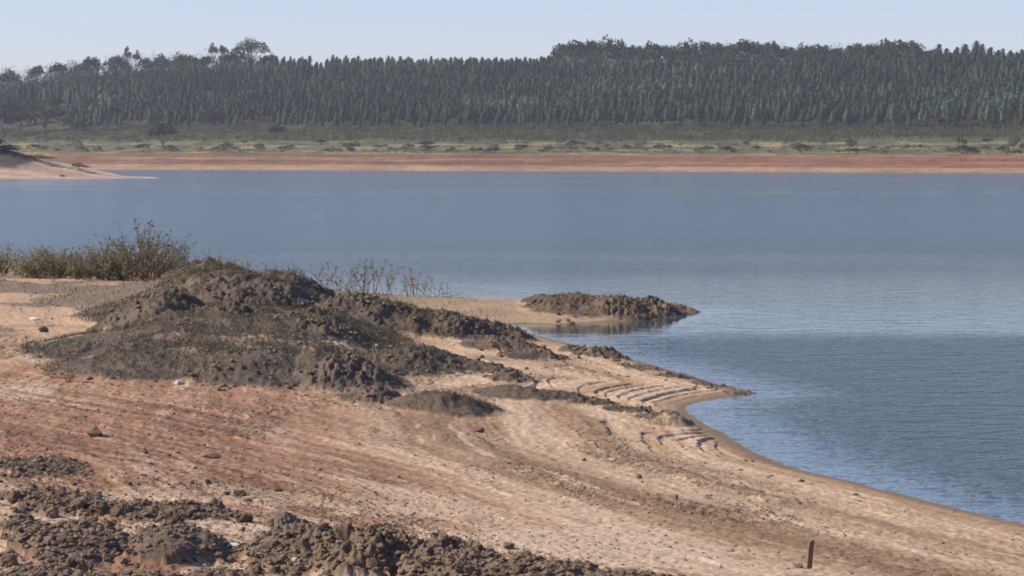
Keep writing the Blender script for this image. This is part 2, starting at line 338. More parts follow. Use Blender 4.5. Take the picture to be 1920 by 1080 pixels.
# ------------------------------------------------------------------ far shore terrain
def shore_Y(px):
    py = 317.5 + (px - 160) / 1760 * 6.0 + 0.05 * np.sin(px * 0.009) + 0.02 * np.sin(px * 0.031)
    py = np.clip(py, 314.5, 327.5); th = (py - 300) / F
    return H / th
KX = [-700, 0, 100, 200, 300, 400, 500, 760, 1000, 1060, 1400, 1750, 1920, 2600]
KG = [190, 168, 157, 148, 143, 138, 136, 137, 138, 135, 133, 132, 134, 150]
def row_of(px, t):                        # photo row at which the bare ground shows, t metres past the waterline
    bank = np.interp(px, [-700, 200, 960, 1920, 2600], [283, 285, 288, 289, 289])
    top = np.interp(px, KX, KG)
    t0, t1, t2, t3 = 48.0, 180.0, 275.0, 345.0
    r = np.where(t < t1, bank + (276 - bank) * (t - t0) / (t1 - t0), 0)
    r = np.where((t >= t1) & (t < t2), 276 + (263 - 276) * (t - t1) / (t2 - t1), r)
    r = np.where((t >= t2) & (t < t3), 263 + (249 - 263) * (t - t2) / (t3 - t2), r)
    k = np.clip((t - t3) / (820 - t3), 0, 1)
    r = np.where(t >= t3, 249 + (top - 249) * (k ** 0.93), r)
    return r
def far_ground(px, t):
    px = np.asarray(px, float); t = np.asarray(t, float)
    Ys = shore_Y(px); Y = Ys + t; X = (px - 960) / F * Y
    zr = H + (300 - row_of(px, np.maximum(t, 48.0))) / F * (Ys + np.maximum(t, 48.0))
    bank = np.clip(t / 48.0, 0, 1); bank = bank * 0.75 + 0.25 * bank ** 2
    z = np.where(t < 48, zr * bank, zr)
    q = z / 1.1; z = np.where((t > 2) & (t < 48), mix(z, (np.floor(q) + sstep(0.55, 0.95, q - np.floor(q))) * 1.1, 0.5), z)
    z = np.where(t < 0, 0.08 * t, z)
    z = z + (fbm(X * 0.02, Y * 0.02, 3, 201) - 0.5) * 1.6 * sstep(40, 90, t)
    over = np.maximum(t - 820, 0); z = z - over * 0.10
    return X, Y, z
def build_far():
    px = np.arange(-900, 2840, 7.0)
    t = np.concatenate([np.array([-60, -20, -5]), np.arange(0, 52, 1.5), np.arange(52, 360, 6), np.arange(360, 900, 18), np.array([950, 1050, 1200, 1400])])
    P, Tt = np.meshgrid(px, t); p, tt = P.ravel(), Tt.ravel()
    X, Y, z = far_ground(p, tt)
    C = lambda *c: np.array(c)[None, :]; K = lambda a: a[:, None]
    rgt = sstep(700, 1800, p)
    n1 = fbm(X * 0.004, tt * 0.5, 4, 211); n2 = fbm(X * 0.012, tt * 0.6, 4, 213)
    c = mix(C(.29, .19, .12), C(.145, .08, .048), K(sstep(9, 22, tt + 14 * (n1 - 0.5))))
    c = mix(c, C(.20, .088, .055), K(rgt * sstep(10, 18, tt + 8 * (n1 - .5)) * 0.75))
    c = mix(c, C(.30, .205, .13), K(sstep(0.54, 0.68, n2) * 0.55))
    c = mix(c, C(.20, .15, .11), K((1 - sstep(0, 3, tt)) * 0.6))
    c = c * K(0.7 + 0.6 * fbm(X * 0.05, tt * 0.12, 4, 217))
    g1 = fbm(X * 0.03, tt * 0.05, 4, 221); g2 = fbm(X * 0.07, tt * 0.06, 4, 223)
    grass = mix(C(.15, .125, .075), C(.25, .225, .095), K(sstep(0.42, 0.6, g1))); grass = mix(grass, C(.075, .08, .045), K(sstep(0.47, 0.58, g2) * 0.85))
    grass = mix(grass, C(.085, .09, .05), K(sstep(230, 300, tt))); grass = mix(grass, C(.075, .075, .045), K(sstep(335, 365, tt)))
    c = mix(c, grass, K(sstep(44, 50, tt + 7 * (n2 - .5))))
    me = mesh_np('far', np.stack([X, Y, z], 1), grid_faces(len(t), len(px)), {'col': c}, True)
    tag(link('far_shore_hillside', me, M_far), 'far shore with red bank, grassy strip and rising hill', 'ground', kind='structure')
build_far()

# low sandy headland entering on the left in mid distance
def head_z(x, y):
    tipx = -126.0
    a = np.clip((tipx - x) / 42.0, -0.3, 6)
    front = 1008 + 14 * np.clip((x + 178) / 40, 0, 1) ** 2 * 2; back = 1120 - 60 * np.clip((x + 178) / 40, 0, 1)
    u = np.clip((y - front) / 45, -1, 1); v = np.clip((back - y) / 30, -1, 1)
    z = np.minimum(5.4 * np.sign(a) * np.abs(a) ** 0.8, 40) * np.where(np.minimum(u, v) > 0, sstep(-0.02, 1, np.minimum(u, v)) * 0.7 + 0.3 * np.minimum(u, v), 1)
    z = np.where((a > 0) & (np.minimum(u, v) <= 0), 2.5 * np.minimum(u, v), z)
    hm = np.exp(-(((x + 184) / 13) ** 2 + ((y - 1046) / 20) ** 2)); z = z + 3.6 * hm
    return z + (fbm(x * 0.12, y * 0.05, 4, 301) - 0.5) * 0.7, hm
def build_head():
    xs = np.arange(-420, -120, 0.9); ys = np.arange(980, 1180, 1.2)
    X, Y = np.meshgrid(xs, ys); x, y = X.ravel(), Y.ravel(); z, hm = head_z(x, y)
    C = lambda *c: np.array(c)[None, :]; K = lambda a: a[:, None]
    c = mix(C(.52, .385, .27), C(.43, .29, .20), K(sstep(0.45, 0.6, fbm(x * 0.05, y * 0.2, 4, 311))))
    c = mix(c, C(.10, .085, .07), K(np.clip(sstep(0.16, 0.5, hm + 0.5 * (fbm(x * .1, y * .1, 3, 313) - .5)), 0, 1)))  # mound darkened: its shade and brush cover are put into the colour
    me = mesh_np('head', np.stack([x, y, z], 1), grid_faces(len(ys), len(xs)), {'col': c}, True)
    tag(link('sand_headland', me, M_head), 'pale sand headland reaching into the water from the left', 'ground', kind='structure')
build_head()

# ------------------------------------------------------------------ water
def mat_water():
    m, n, l, p = newmat('reservoir_water')
    p.inputs['Base Color'].default_value = (0.045, 0.075, 0.066, 1); p.inputs['IOR'].default_value = 1.33
    p.inputs['Specular IOR Level'].default_value = 0.5
    a = node(n, 'ShaderNodeAttribute', attribute_name='ripple')
    l.new(maprange(n, l, a.outputs['Fac'], 0, 1, 0.03, 0.16), p.inputs['Roughness'])
    tc = n.new('ShaderNodeTexCoord').outputs['Object']
    mp = n.new('ShaderNodeMapping'); mp.inputs['Scale'].default_value = (0.75, 1.0, 1); l.new(tc, mp.inputs[0])
    n1 = noise(n, l, 0.9, 3, mp.outputs[0], 0.55); n2 = noise(n, l, 3.2, 2, mp.outputs[0])
    ad = node(n, 'ShaderNodeMath', operation='MULTIPLY_ADD'); l.new(n2, ad.inputs[0]); ad.inputs[1].default_value = 0.35; l.new(n1, ad.inputs[2])
    b = n.new('ShaderNodeBump'); b.inputs['Distance'].default_value = 0.38
    l.new(ad.outputs[0], b.inputs['Height']); l.new(maprange(n, l, a.outputs['Fac'], 0, 1, 0.02, 1.0), b.inputs['Strength'])
    l.new(b.outputs[0], p.inputs['Normal'])
    return m
def build_water():
    ys = [-70.0]
    while ys[-1] < 2600: ys.append(ys[-1] + max(0.6, abs(ys[-1]) * 0.012))
    ys = np.array(ys); us = np.concatenate([-np.geomspace(6, 0.31, 14), np.linspace(-0.3, 0.3, 260), np.geomspace(0.31, 6, 14)])
    Y = np.repeat(ys[:, None], len(us), 1); X = us[None] * (np.abs(Y) + 40); x, y = X.ravel(), Y.ravel()
    s = -shore_dist(x, y)
    inlet = np.exp(-((x - 2.5) / 5.5) ** 2 - ((y - 112) / 8) ** 2)
    wn_ = fbm(x * 0.010, y * 0.018, 4, 401) - 0.5; wb = fbm(x * 0.08, y * 0.03, 3, 405) - 0.5
    rip = np.full_like(x, 0.85)
    yy = y * (1 + 0.10 * wn_) + 2.0 * wb
    calm = sstep(98, 110, yy + 5 * wb) * (1 - sstep(150, 235, yy + 60 * wn_))
    far = sstep(380, 450, y * (1 + 0.25 * wn_)) ; rip = mix(rip, 0.52 + 0.25 * wn_, far)
    rip = np.where(y > 300, rip + 0.28 * np.exp(-((yy - 440) / 45) ** 2) - 0.10 * np.exp(-((yy - 640) / 150) ** 2), rip)
    rip = rip + 0.35 * wn_ + 0.12 * (fbm(x * 0.05, y * 0.14, 3, 409) - 0.5)
    rip = rip * (1 - np.clip(np.maximum(0.95 * calm, 1.25 * inlet), 0, 0.985))
    fs = shore_Y(x / np.maximum(y, 1) * F + 960) - y; rip = np.where(y > 900, rip * mix(0.12, 1, sstep(20, 170, fs)), rip)
    rip = rip * mix(0.10, 1.0, sstep(0.3, 5.5, s + 2.5 * wb)) 
    me = mesh_np('water', np.stack([x, y, np.zeros_like(x)], 1), grid_faces(len(ys), len(us)), {'ripple': np.clip(rip, 0, 1)}, True)
    tag(link('water', me, mat_water()), 'blue grey reservoir water with wind ripples', 'water', kind='structure')
build_water()

# ------------------------------------------------------------------ foliage builders
def quads(P, size, out=None, flat=0.0, r=rng):
    """one leaf-clump face per point, turned every way but leaning outward"""
    n = len(P); nrm = r.normal(size=(n, 3))
    if out is not None: nrm = nrm * 0.45 + out
    nrm[:, 2] += flat
    nrm /= np.linalg.norm(nrm, axis=1)[:, None] + 1e-9
    a = np.cross(nrm, r.normal(size=(n, 3))); a /= np.linalg.norm(a, axis=1)[:, None] + 1e-9
    b = np.cross(nrm, a); s = (size * (0.6 + 0.8 * r.random(n)))[:, None] * 0.5
    k = (0.5 + 0.5 * r.random((n, 1)))
    V = np.stack([P - a * s, P + b * s * k, P + a * s, P - b * s * k * 0.8], 1).reshape(-1, 3)
    return V, np.arange(4 * n).reshape(-1, 4)
def tube(pts, rad, sides=5):
    V, Fc = [], []
    for i, (p, r) in enumerate(zip(pts, rad)):
        p = np.array(p, float)
        d = np.array(pts[min(i + 1, len(pts) - 1)], float) - np.array(pts[max(i - 1, 0)], float); d /= np.linalg.norm(d) + 1e-9
        a = np.cross(d, (0.31, 0.95, 0.1) if abs(d[1]) < 0.9 else (1, 0, 0)); a /= np.linalg.norm(a); b = np.cross(d, a)
        for k in range(sides):
            w = 2 * math.pi * k / sides; V.append(p + r * (math.cos(w) * a + math.sin(w) * b))
    for i in range(len(pts) - 1):
        for k in range(sides):
            Fc.append((i * sides + k, i * sides + (k + 1) % sides, (i + 1) * sides + (k + 1) % sides, (i + 1) * sides + k))
    return np.array(V), np.array(Fc)
def join(parts):
    V, Fc, o = [], [], 0
    for v, f in parts: V.append(v); Fc.append(np.asarray(f) + o); o += len(v)
    return np.concatenate(V), np.concatenate(Fc)

def euc_crown(h, n, size, r):
    b0 = r.uniform(0.26, 0.5); fat = r.uniform(0.8, 1.15); lean = np.array([0.10 + r.normal(0, .04), r.normal(0, .04)])
    z = h * (b0 + (1 - b0) * r.random(n) ** 0.75)
    k = (z / h - b0) / (1 - b0)
    rad = fat * h * 0.195 * np.sqrt(np.clip(1.03 - k ** 2.2, 0, 1)) * (0.85 + 0.3 * r.random(n)) * np.clip(0.5 + 2.0 * k, 0, 1.0)
    w = r.random(n) * 2 * math.pi; rr = np.sqrt(0.6 + 0.4 * r.random(n)) * rad * (0.8 + 0.35 * np.sin(3 * w + z * 0.9))
    P = np.stack([rr * np.cos(w), rr * np.sin(w), z], 1); out = np.stack([np.cos(w), np.sin(w), np.full(n, 0.5)], 1)
    leaf = quads(P, size, out * 1.6, 0.2, r); cz = [b0 + (1 - b0) * q for q in (0, .2, .5, .75, .97)]; cr = [0.3, 0.85, 0.85, 0.6, 0.05]
    core = tube([(0, 0, h * a) for a in cz], [fat * h * 0.13 * b for b in cr], 7)  # solid inner cone added to block light passing through the leaves
    V, Fc = join([leaf, core]); V[:, :2] += lean[None] * np.maximum(V[:, 2:] - h * .25, 0)
    return V, Fc
def euc_trunk(h, r):
    lean = r.normal(0, 0.012, 2)
    return tube([(0, 0, -0.8), (lean[0] * h * .4, lean[1] * h * .4, h * .4), (lean[0] * h, lean[1] * h, h * 0.92)], [h * .011, h * .008, h * .002], 5)

def broad_tree(h, w, r, base=0.3, n=420, size=1.5, lob=9, flat=0.55):
    """crown of several overlapping leaf clouds with gaps, plus trunk and limbs"""
    Ps, outs, limbs = [], [], []
    fork = np.array([0, 0, h * base * 0.8])
    for i in range(lob):
        a = 2 * math.pi * (i * 0.618 + 0.2 * r.random()); d = w * 0.5 * math.sqrt((i + 0.3) / lob) * 0.78
        c = np.array([d * math.cos(a), d * math.sin(a), h * (base + (1 - base) * (0.16 + 0.58 * (1 - (d / (w * .5)) ** 2) * (0.55 + 0.55 * r.random())))])
        R_ = w * 0.5 * (0.34 + 0.2 * r.random()); m = n // lob
        q = r.normal(size=(m, 3)); q /= np.linalg.norm(q, axis=1)[:, None]; q[:, 2] = np.abs(q[:, 2]) * 1.5 - 0.6
        Ps.append(c + q * (0.55 + 0.5 * r.random((m, 1))) * R_ * np.array([1, 1, flat])); outs.append(q)
        limbs.append(tube([fork, (fork + c) / 2 + r.normal(0, w * .03, 3), c], [h * .013, h * .009, h * .004], 4))
    V, Fc = quads(np.concatenate(Ps), size, np.concatenate(outs), 0.2, r)
    tr = tube([(0, 0, -h * 0.06), (0.01 * h, 0, h * base * .4), tuple(fork)], [h * .028, h * .02, h * .015], 6)
    return (V, Fc), join([tr] + limbs)
def tints(nv, base, r, spread=0.25, per=4):
    t = np.repeat(base + spread * (r.random(nv // per + 1) - 0.5), per)[:nv]
    return np.clip(t, 0, 1)

def plant(root_name, parts_meshes, loc, rotz=0, sc=(1, 1, 1), label=None, cat=None, group=None):
    """Empty at the foot, one child per part mesh"""
    e = bpy.data.objects.new(root_name, None); COL.objects.link(e)
    e.location = loc; e.rotation_euler = (0, 0, rotz); e.scale = sc; e.empty_display_size = 0.2
    for nm, me in parts_meshes:
        c = bpy.data.objects.new(nm, me); COL.objects.link(c); c.parent = e
    return tag(e, label, cat, group)
def mk(name, vf, mat, tint=None):
    me = mesh_np(name, vf[0], vf[1], {'tint': tint} if tint is not None else None)
    me.materials.append(mat); return me

# ------------------------------------------------------------------ the plantation
def build_plantation():
    r = np.random.default_rng(5)
    pts = []
    dp, dt = 11.5, 14.0
    ts = np.arange(352, 812, dt)
    for i, t in enumerate(ts):
        for p in np.arange(-120, 2060, dp):
            pts.append((p + (i * 5.3) % dp + r.normal(0, 2.0), t + r.normal(0, 4.0)))
    pts = np.array(pts); p, t = pts[:, 0], pts[:, 1]
    X, Y, z = far_ground(p, t)
    patch = fbm(X * 0.012, t * 0.012, 3, 501); gap = fbm(X * 0.05, t * 0.02, 3, 505)
    keep = (gap > 0.27) & ~((p < 150 + 0.35 * (t - 352)) & (t < 560) & (p < 130)) & ~((p < 480) & (t > np.interp(p, [0, 200, 480], [640, 720, 800])))
    keep &= ~((p > 1030) & (p < 1740) & (t > 765))
    h = 16.0 * (1 + np.where(t > 720, .2, .44) * (r.random(len(p)) - .5)) * np.where(t > 700, 1, 0.8 + 0.4 * patch)
    h *= np.where((t > 720) & (p > 1500), 1.12, 1)
    tint = np.clip(0.42 + 0.9 * (patch - 0.5) + 0.55 * (r.random(len(p)) - 0.5), 0, 1)
    p, t, X, Y, z, h, tint = (a[keep] for a in (p, t, X, Y, z, h, tint))
    vis = (p > -10) & (p < 1930)
    order = np.argsort(np.where(vis, t, 9999)); front = order[:300]; rest = order[300:]
    # eight kinds of crown and trunk shared by the single trees of the front rows
    kinds = []
    for i in range(10):
        cv = euc_crown(17.5, 300, 1.05, r)
        kinds.append((mk('crown', cv, M_euc, tints(len(cv[0]), 0.3 + 0.05 * i, r)), mk('trunk', euc_trunk(17.5, r), M_bark)))
    for i in front:
        k = kinds[int(np.clip((tint[i] - 0.15) * 14 + r.integers(-1, 2), 0, 9))]; s = h[i] / 17.5
        if p[i] < 400: lab = 'slender tall tree in the plantation front row, left part'
        elif p[i] < 960: lab = 'slender tall tree in the plantation front row, left of centre above the scrub'
        elif p[i] < 1500: lab = 'slender tall tree in the plantation front row, right of centre above the scrub'
        else: lab = 'slender tall tree at the right end of the plantation front row, trunk bare'
        plant('plantation_tree', [('trunk', k[1]), ('crown', k[0])], (X[i], Y[i], z[i]), r.normal(0, .5), (s, s, s), lab, 'tree', 'plantation trees in the front rows')
    vars_ = [euc_crown(17.5, 170, 1.3, r) for _ in range(14)]; V, Fc, Ti, o = [], [], [], 0
    which = r.integers(0, 14, len(rest))
    for k, (cv, cf) in enumerate(vars_):
        ii = rest[which == k]; m = len(ii)
        if not m: continue
        a = r.normal(0, .5, m); s = h[ii] / 17.5; ca, sa = np.cos(a), np.sin(a)
        x = cv[None, :, 0] * ca[:, None] - cv[None, :, 1] * sa[:, None]; y = cv[None, :, 0] * sa[:, None] + cv[None, :, 1] * ca[:, None]
        W = np.stack([x * s[:, None] + X[ii, None], y * s[:, None] + Y[ii, None], cv[None, :, 2] * s[:, None] + z[ii, None]], -1)
        V.append(W.reshape(-1, 3)); Fc.append((cf[None] + (np.arange(m) * len(cv))[:, None, None]).reshape(-1, 4) + o); o += m * len(cv)
        Ti.append((tint[ii][:, None] + (0.2 * (r.random((m, len(cv))) - 0.5))).ravel())
    me = mesh_np('wood', np.concatenate(V), np.concatenate(Fc), {'tint': np.clip(np.concatenate(Ti), 0, 1)}); me.materials.append(M_euc)
    tag(link('plantation_forest', me), 'dense plantation of slender trees covering the hillside in slanting rows', 'forest', kind='stuff')
build_plantation()

# ------------------------------------------------------------------ native trees along the ridge, bushes on the far flat
def build_far_plants():
    r = np.random.default_rng(8)
    lib = {}
    def kind(key, h, w, base, n, size, lob, flat, tint, mat):
        if key not in lib:
            out = []
            for i in range(4):
                c, tr = broad_tree(h, w, r, base, n, size, lob, flat)
                out.append((mk('crown', c, mat, tints(len(c[0]), tint + 0.08 * (i - 1.5), r, 0.35)), mk('trunk', tr, M_bark)))
            lib[key] = out
        return lib[key]
    def put(key, px, t, hpx, wpx, label, group, name='native_tree', cat='tree'):
        h0, w0 = SPEC[key][0], SPEC[key][1]
        X, Y, z = (float(v) for v in far_ground(px, t)); ks = kind(key, *SPEC[key]); k = ks[r.integers(0, 4)]
        sx, sz = wpx * Y / F / w0, hpx * Y / F / h0
        plant(name, [('trunk', k[1]), ('crown', k[0])], (X, Y, z - 0.2), r.random() * 6.28, (sx, sx, sz), label, cat, group)
    SPEC = {'broad': (20, 20, 0.12, 700, 1.6, 12, 0.75, 0.45, M_native), 'flat': (20, 16, 0.45, 420, 1.3, 9, 0.5, 0.3, M_native), 'open': (26, 28, 0.35, 1000, 1.35, 12, 0.6, 0.7, M_native),
            'bush': (4, 5, 0.05, 170, 0.6, 7, 0.8, 0.45, M_scrub), 'dark': (18, 17, 0.12, 700, 1.3, 10, 0.9, 0.12, M_native), 'olive': (5, 6, 0.05, 190, 0.7, 7, 0.8, 0.75, M_scrub)}
    G = 'native trees along the ridge'
    # left ridge: (column, top row, width px, kind, label)
    for px, top, w, k, lab in [
        (20, 126, 42, 'broad', 'low dark crown at the left end of the ridge skyline'), (70, 112, 28, 'broad', 'small rounded tree on the skyline, second from the left'), (112, 106, 32, 'broad', 'pale rounded tree alone on the left skyline'),
        (172, 97, 40, 'broad', 'rounded tree left of the pair of umbrella trees on the skyline'), (155, 108, 36, 'broad', 'low rounded tree on the left skyline beneath the umbrella trees'), (222, 95, 44, 'broad', 'wide dark tree beneath the slender umbrella trees on the left skyline'), (241, 86, 16, 'flat', 'taller of two slender umbrella trees on the left skyline'),
        (257, 92, 14, 'flat', 'shorter of two slender umbrella trees on the left skyline'), (275, 100, 26, 'broad', 'small round tree right of the slender umbrella trees'), (305, 96, 36, 'broad', 'round tree midway along the left ridge'), (338, 93, 34, 'broad', 'flattish tree left of the dark umbrella tree'),
        (358, 94, 30, 'broad', 'smaller tree left of the dark umbrella tree'), (385, 95, 30, 'broad', 'low round tree below the dark umbrella tree'), (402, 78, 18, 'flat', 'dark umbrella tree standing high left of the largest crown'), (420, 80, 18, 'flat', 'small umbrella tree touching the largest crown'),
        (438, 86, 46, 'broad', 'dense low tree at the left foot of the largest crown'), (474, 69, 66, 'open', 'largest tree of the left ridge, open spreading crown with sky showing through'), (505, 92, 30, 'broad', 'low branch like tree at the right foot of the largest crown')]:
        t = 800 + r.normal(0, 6); base = float(row_of(px, t)) ; put(k, px, t, base - top + 3, w * 1.2, lab, G)
    # right ridge, one dense wood whose crowns show singly
    for px, top, w, k in [(1042, 88, 40, 'broad'), (1062, 68, 58, 'broad'), (1085, 57, 56, 'broad'), (1112, 62, 44, 'broad'), (1138, 62, 52, 'broad'), (1165, 68, 44, 'broad'), (1190, 74, 44, 'broad'), (1215, 71, 40, 'broad'), (1238, 68, 48, 'broad'),
        (1262, 70, 40, 'broad'), (1290, 68, 46, 'broad'), (1318, 65, 44, 'broad'), (1345, 68, 36, 'broad'), (1368, 66, 36, 'broad'), (1394, 61, 46, 'broad'), (1420, 66, 42, 'broad'), (1445, 71, 46, 'broad'), (1475, 75, 46, 'broad'), (1505, 76, 46, 'broad'), (1535, 78, 46, 'broad'),
        (1565, 78, 44, 'broad'), (1608, 72, 50, 'broad'), (1590, 80, 42, 'broad'), (1635, 76, 46, 'broad'), (1660, 67, 56, 'broad'), (1690, 65, 66, 'broad'), (1712, 74, 40, 'broad'), (1745, 88, 46, 'broad'), (1780, 92, 44, 'broad'), (1850, 96, 46, 'broad'), (1895, 97, 46, 'broad')]:
        t = 835 + r.normal(0, 8); base = float(row_of(px, t))
        lab = {1085: 'highest rounded crown at the left end of the right hand ridge wood', 1062: 'rounded crown on the left shoulder of the right hand ridge wood', 1042: 'lowest leftmost crown of the right hand ridge wood', 1608: 'dark low domed tree left of the big dome on the right ridge',
               1690: 'broad dome shaped crown near the right end of the ridge wood', 1394: 'highest crown in the middle of the right hand ridge wood', 1238: 'dark wide crown in the left part of the right ridge wood'}.get(px, 'rounded grey green crown in the wood along the right ridge')
        put(k, px, t, base - top + 8, w * 1.15, lab, G)
    for px, top in [(1752, 84), (1768, 92), (1790, 90), (1805, 84), (1822, 78), (1835, 84), (1850, 90)]:
        X, Y, z = (float(v) for v in far_ground(px, 815)); base = float(row_of(px, 815)); h = (base - top) * Y / F
        cv = euc_crown(h, 220, 1.3, r)
        plant('pointed_tree', [('trunk', mk('trunk', euc_trunk(h, r), M_bark)), ('crown', mk('crown', cv, M_euc, tints(len(cv[0]), 0.25, r)))], (X, Y, z), 0, (1.25, 1.25, 1), {1822: 'tallest pointed tree on the right skyline'}.get(px, 'pointed dark tree beside the tallest one on the right skyline'), 'tree', 'pointed trees on the right skyline')
    # native patch at the left foot of the hill
    for px, t, hp, w in [(8, 300, 70, 60), (40, 330, 62, 50), (85, 352, 60, 50), (20, 395, 60, 50), (60, 420, 55, 46), (110, 400, 50, 46), (10, 470, 50, 50), (55, 500, 46, 46), (100, 520, 44, 46), (5, 560, 44, 46), (135, 350, 40, 42), (35, 590, 40, 46), (85, 610, 36, 44), (-25, 350, 60, 60), (150, 330, 30, 36), (15, 640, 36, 44), (60, 660, 34, 44), (110, 670, 34, 40), (150, 690, 34, 40), (30, 700, 30, 40), (190, 720, 30, 40), (90, 730, 30, 40), (230, 750, 28, 36), (150, 760, 30, 40)]:
        put('dark' if t < 420 else 'broad', px, t, hp, w, 'dark round tree in the mixed wood at the left edge of the hill', 'trees of the mixed wood at the left')
    # single trees and bushes on the grassy strip
    put('dark', 306, 150, 64, 52, 'lone dark round tree with a short trunk standing on the grassy strip', None)
    put('dark', 518, 275, 40, 42, 'dark low tree at the front edge of the plantation, left of centre', None)
    put('dark', 395, 335, 62, 40, 'dark tree standing among the front plantation trees behind the grassy strip', None)
    used = []
    for px, t, hp, w, k, lab in [(425, 80, 22, 36, 'bush', 'grey green bush right of the lone dark tree'), (660, 85, 26, 34, 'bush', 'upright grey bush left of centre near the bank top'), (928, 62, 14, 24, 'dark', 'small very dark bush near the bank top at centre'), (888, 66, 14, 30, 'bush', 'low bush just left of the very dark bush'),
        (1118, 58, 16, 18, 'dark', 'small dark upright bush right of centre on the bank top'), (1595, 110, 32, 26, 'bush', 'upright bush on the grassy strip towards the right'), (1606, 62, 12, 30, 'dark', 'low dark bush under the upright bush at right'), (1812, 62, 20, 60, 'dark', 'wide dark thicket on the bank top near the right edge'),
        (1902, 75, 42, 36, 'bush', 'tall grey bush at the right edge of the bank'), (1800, 140, 34, 30, 'bush', 'tall thin bush behind the wide dark thicket'), (146, 110, 22, 26, 'olive', 'yellowish bush left of the lone dark tree'), (262, 100, 14, 20, 'dark', 'small dark bush left of the lone dark tree'), (1065, 70, 16, 40, 'olive', 'olive bush on the bank top right of centre'), (760, 75, 14, 26, 'olive', 'olive bush on the bank top left of centre')]:
        put(k, px, t, hp, w, lab, 'bushes on the grassy strip', 'bush', 'bush')
    for i in range(150):
        px = r.uniform(0, 1920); t = 52 + 190 * r.random() ** 1.6; k = ['bush', 'olive', 'bush', 'dark'][r.integers(0, 4)]
        hp = r.uniform(5, 15); w = hp * r.uniform(1.3, 2.4)
        half = 'left of the lone dark tree' if px < 300 else 'in the left half of the bank top' if px < 960 else 'right of centre on the bank top' if px < 1500 else 'towards the right end of the bank top'
        put(k, px, t, hp, w, {'dark': 'small dark bush', 'bush': 'small grey green bush', 'olive': 'small olive bush'}[k] + ' on the grassy strip, ' + half, 'bushes on the grassy strip', 'bush', 'bush')
    # scrub thicket between grass and plantation, tall grass below it, wood under the ridge crowns
    def mass(name, label, cat, P, hh, ww, mat, n, size, tint):
        Pn = len(P[0]); idx = np.repeat(np.arange(Pn), n); m = len(idx)
        X, Y, z = far_ground(P[0], P[1])
        q = r.normal(size=(m, 3)); q /= np.linalg.norm(q, axis=1)[:, None]; q[:, 2] = np.abs(q[:, 2])
        pos = np.stack([X[idx], Y[idx], z[idx]], 1) + q * np.stack([ww[idx] * .5, ww[idx] * .5, hh[idx]], 1) * (0.5 + 0.5 * r.random((m, 1)))
        V, Fc = quads(pos, size, q, 0.2, r)
        tt = np.repeat(np.clip(tint[idx] + 0.3 * (r.random(m) - 0.5), 0, 1), 4)
        me = mesh_np(name, V, Fc, {'tint': tt}); me.materials.append(mat); tag(link(name, me), label, cat, kind='stuff')
    n = 2600; px = r.uniform(-60, 1980, n); t = r.uniform(258, 352, n); pn = fbm(px * 0.02, t * 0.02, 3, 601)
    t = np.where((px > 1580) & (t < 300) & (r.random(n) < .85), t + 45, t)
    mass('scrub_thicket', 'low green scrub thicket along the foot of the plantation', 'scrub', (px, t), 2.6 + 3.2 * pn + 1.5 * r.random(n), 4 + 3 * r.random(n), M_scrub, 26, 0.9, 0.25 + 0.5 * pn)
    n = 2600; px = r.uniform(-60, 1980, n); t = 49 + 210 * r.random(n) ** 1.3; pn = fbm(px * 0.015, t * 0.03, 3, 603); ok = pn > 0.42; px, t, pn = px[ok], t[ok], pn[ok]; n = len(px)
    mass('tall_grass', 'tufts of tall grass and weeds on the grassy strip above the red bank', 'grass', (px, t), 0.6 + 1.3 * r.random(n), 2 + 2.5 * r.random(n), M_scrub, 9, 0.6, 0.45 + 0.8 * pn * r.random(n))
    n = 840; px = np.concatenate([r.uniform(1035, 1960, 420), r.uniform(-60, 500, 420)]); t = np.concatenate([r.uniform(800, 860, 420), r.uniform(640, 815, 420)])
    hh = np.where(px > 700, np.interp(px, [1035, 1080, 1500, 1700, 1760, 1960], [15, 26, 24, 26, 16, 14]), np.interp(px, [0, 250, 430, 500], [27, 28, 26, 22]) * np.where(t < 740, .8, 1)) * (0.75 + 0.3 * r.random(n))
    mass('ridge_undergrowth', 'understorey of the native wood under the ridge crowns', 'forest', (px, t), hh, 13 + 5 * r.random(n), M_native, 260, 1.2, 0.35 + 0.5 * r.random(n))
    # headland bushes
    for px, py, hp, w, k, lab in [(150, 306, 16, 40, 'bush', 'low bush on the sand headland, towards its tip'), (75, 296, 14, 60, 'bush', 'low bush on top of the sand headland'), (12, 298, 16, 60, 'dark', 'dark bush on the mound at the left edge of the headland'), (-22, 304, 34, 70, 'dark', 'dark bush cut by the left edge beside the headland mound'), (-45, 318, 60, 70, 'dark', 'tree just past the left edge of the headland'), (18, 312, 10, 36, 'dark', 'small dark bush on the slope of the headland mound'), (118, 329, 6, 14, 'dark', 'small dark shrub by the water on the headland')]:
        Y = 1046.0 if py < 320 else 1022.0; X = (px - 960) / F * Y; z = float(head_z(np.array([X]), np.array([Y]))[0][0])
        kk = kind(k, *SPEC[k])[r.integers(0, 4)]
        plant('bush', [('trunk', kk[1]), ('crown', kk[0])], (X, Y, z - 0.1), r.random() * 6, (w * Y / F / SPEC[k][1],) * 2 + (hp * Y / F / SPEC[k][0],), lab, 'bush', 'bushes on the headland')
build_far_plants()

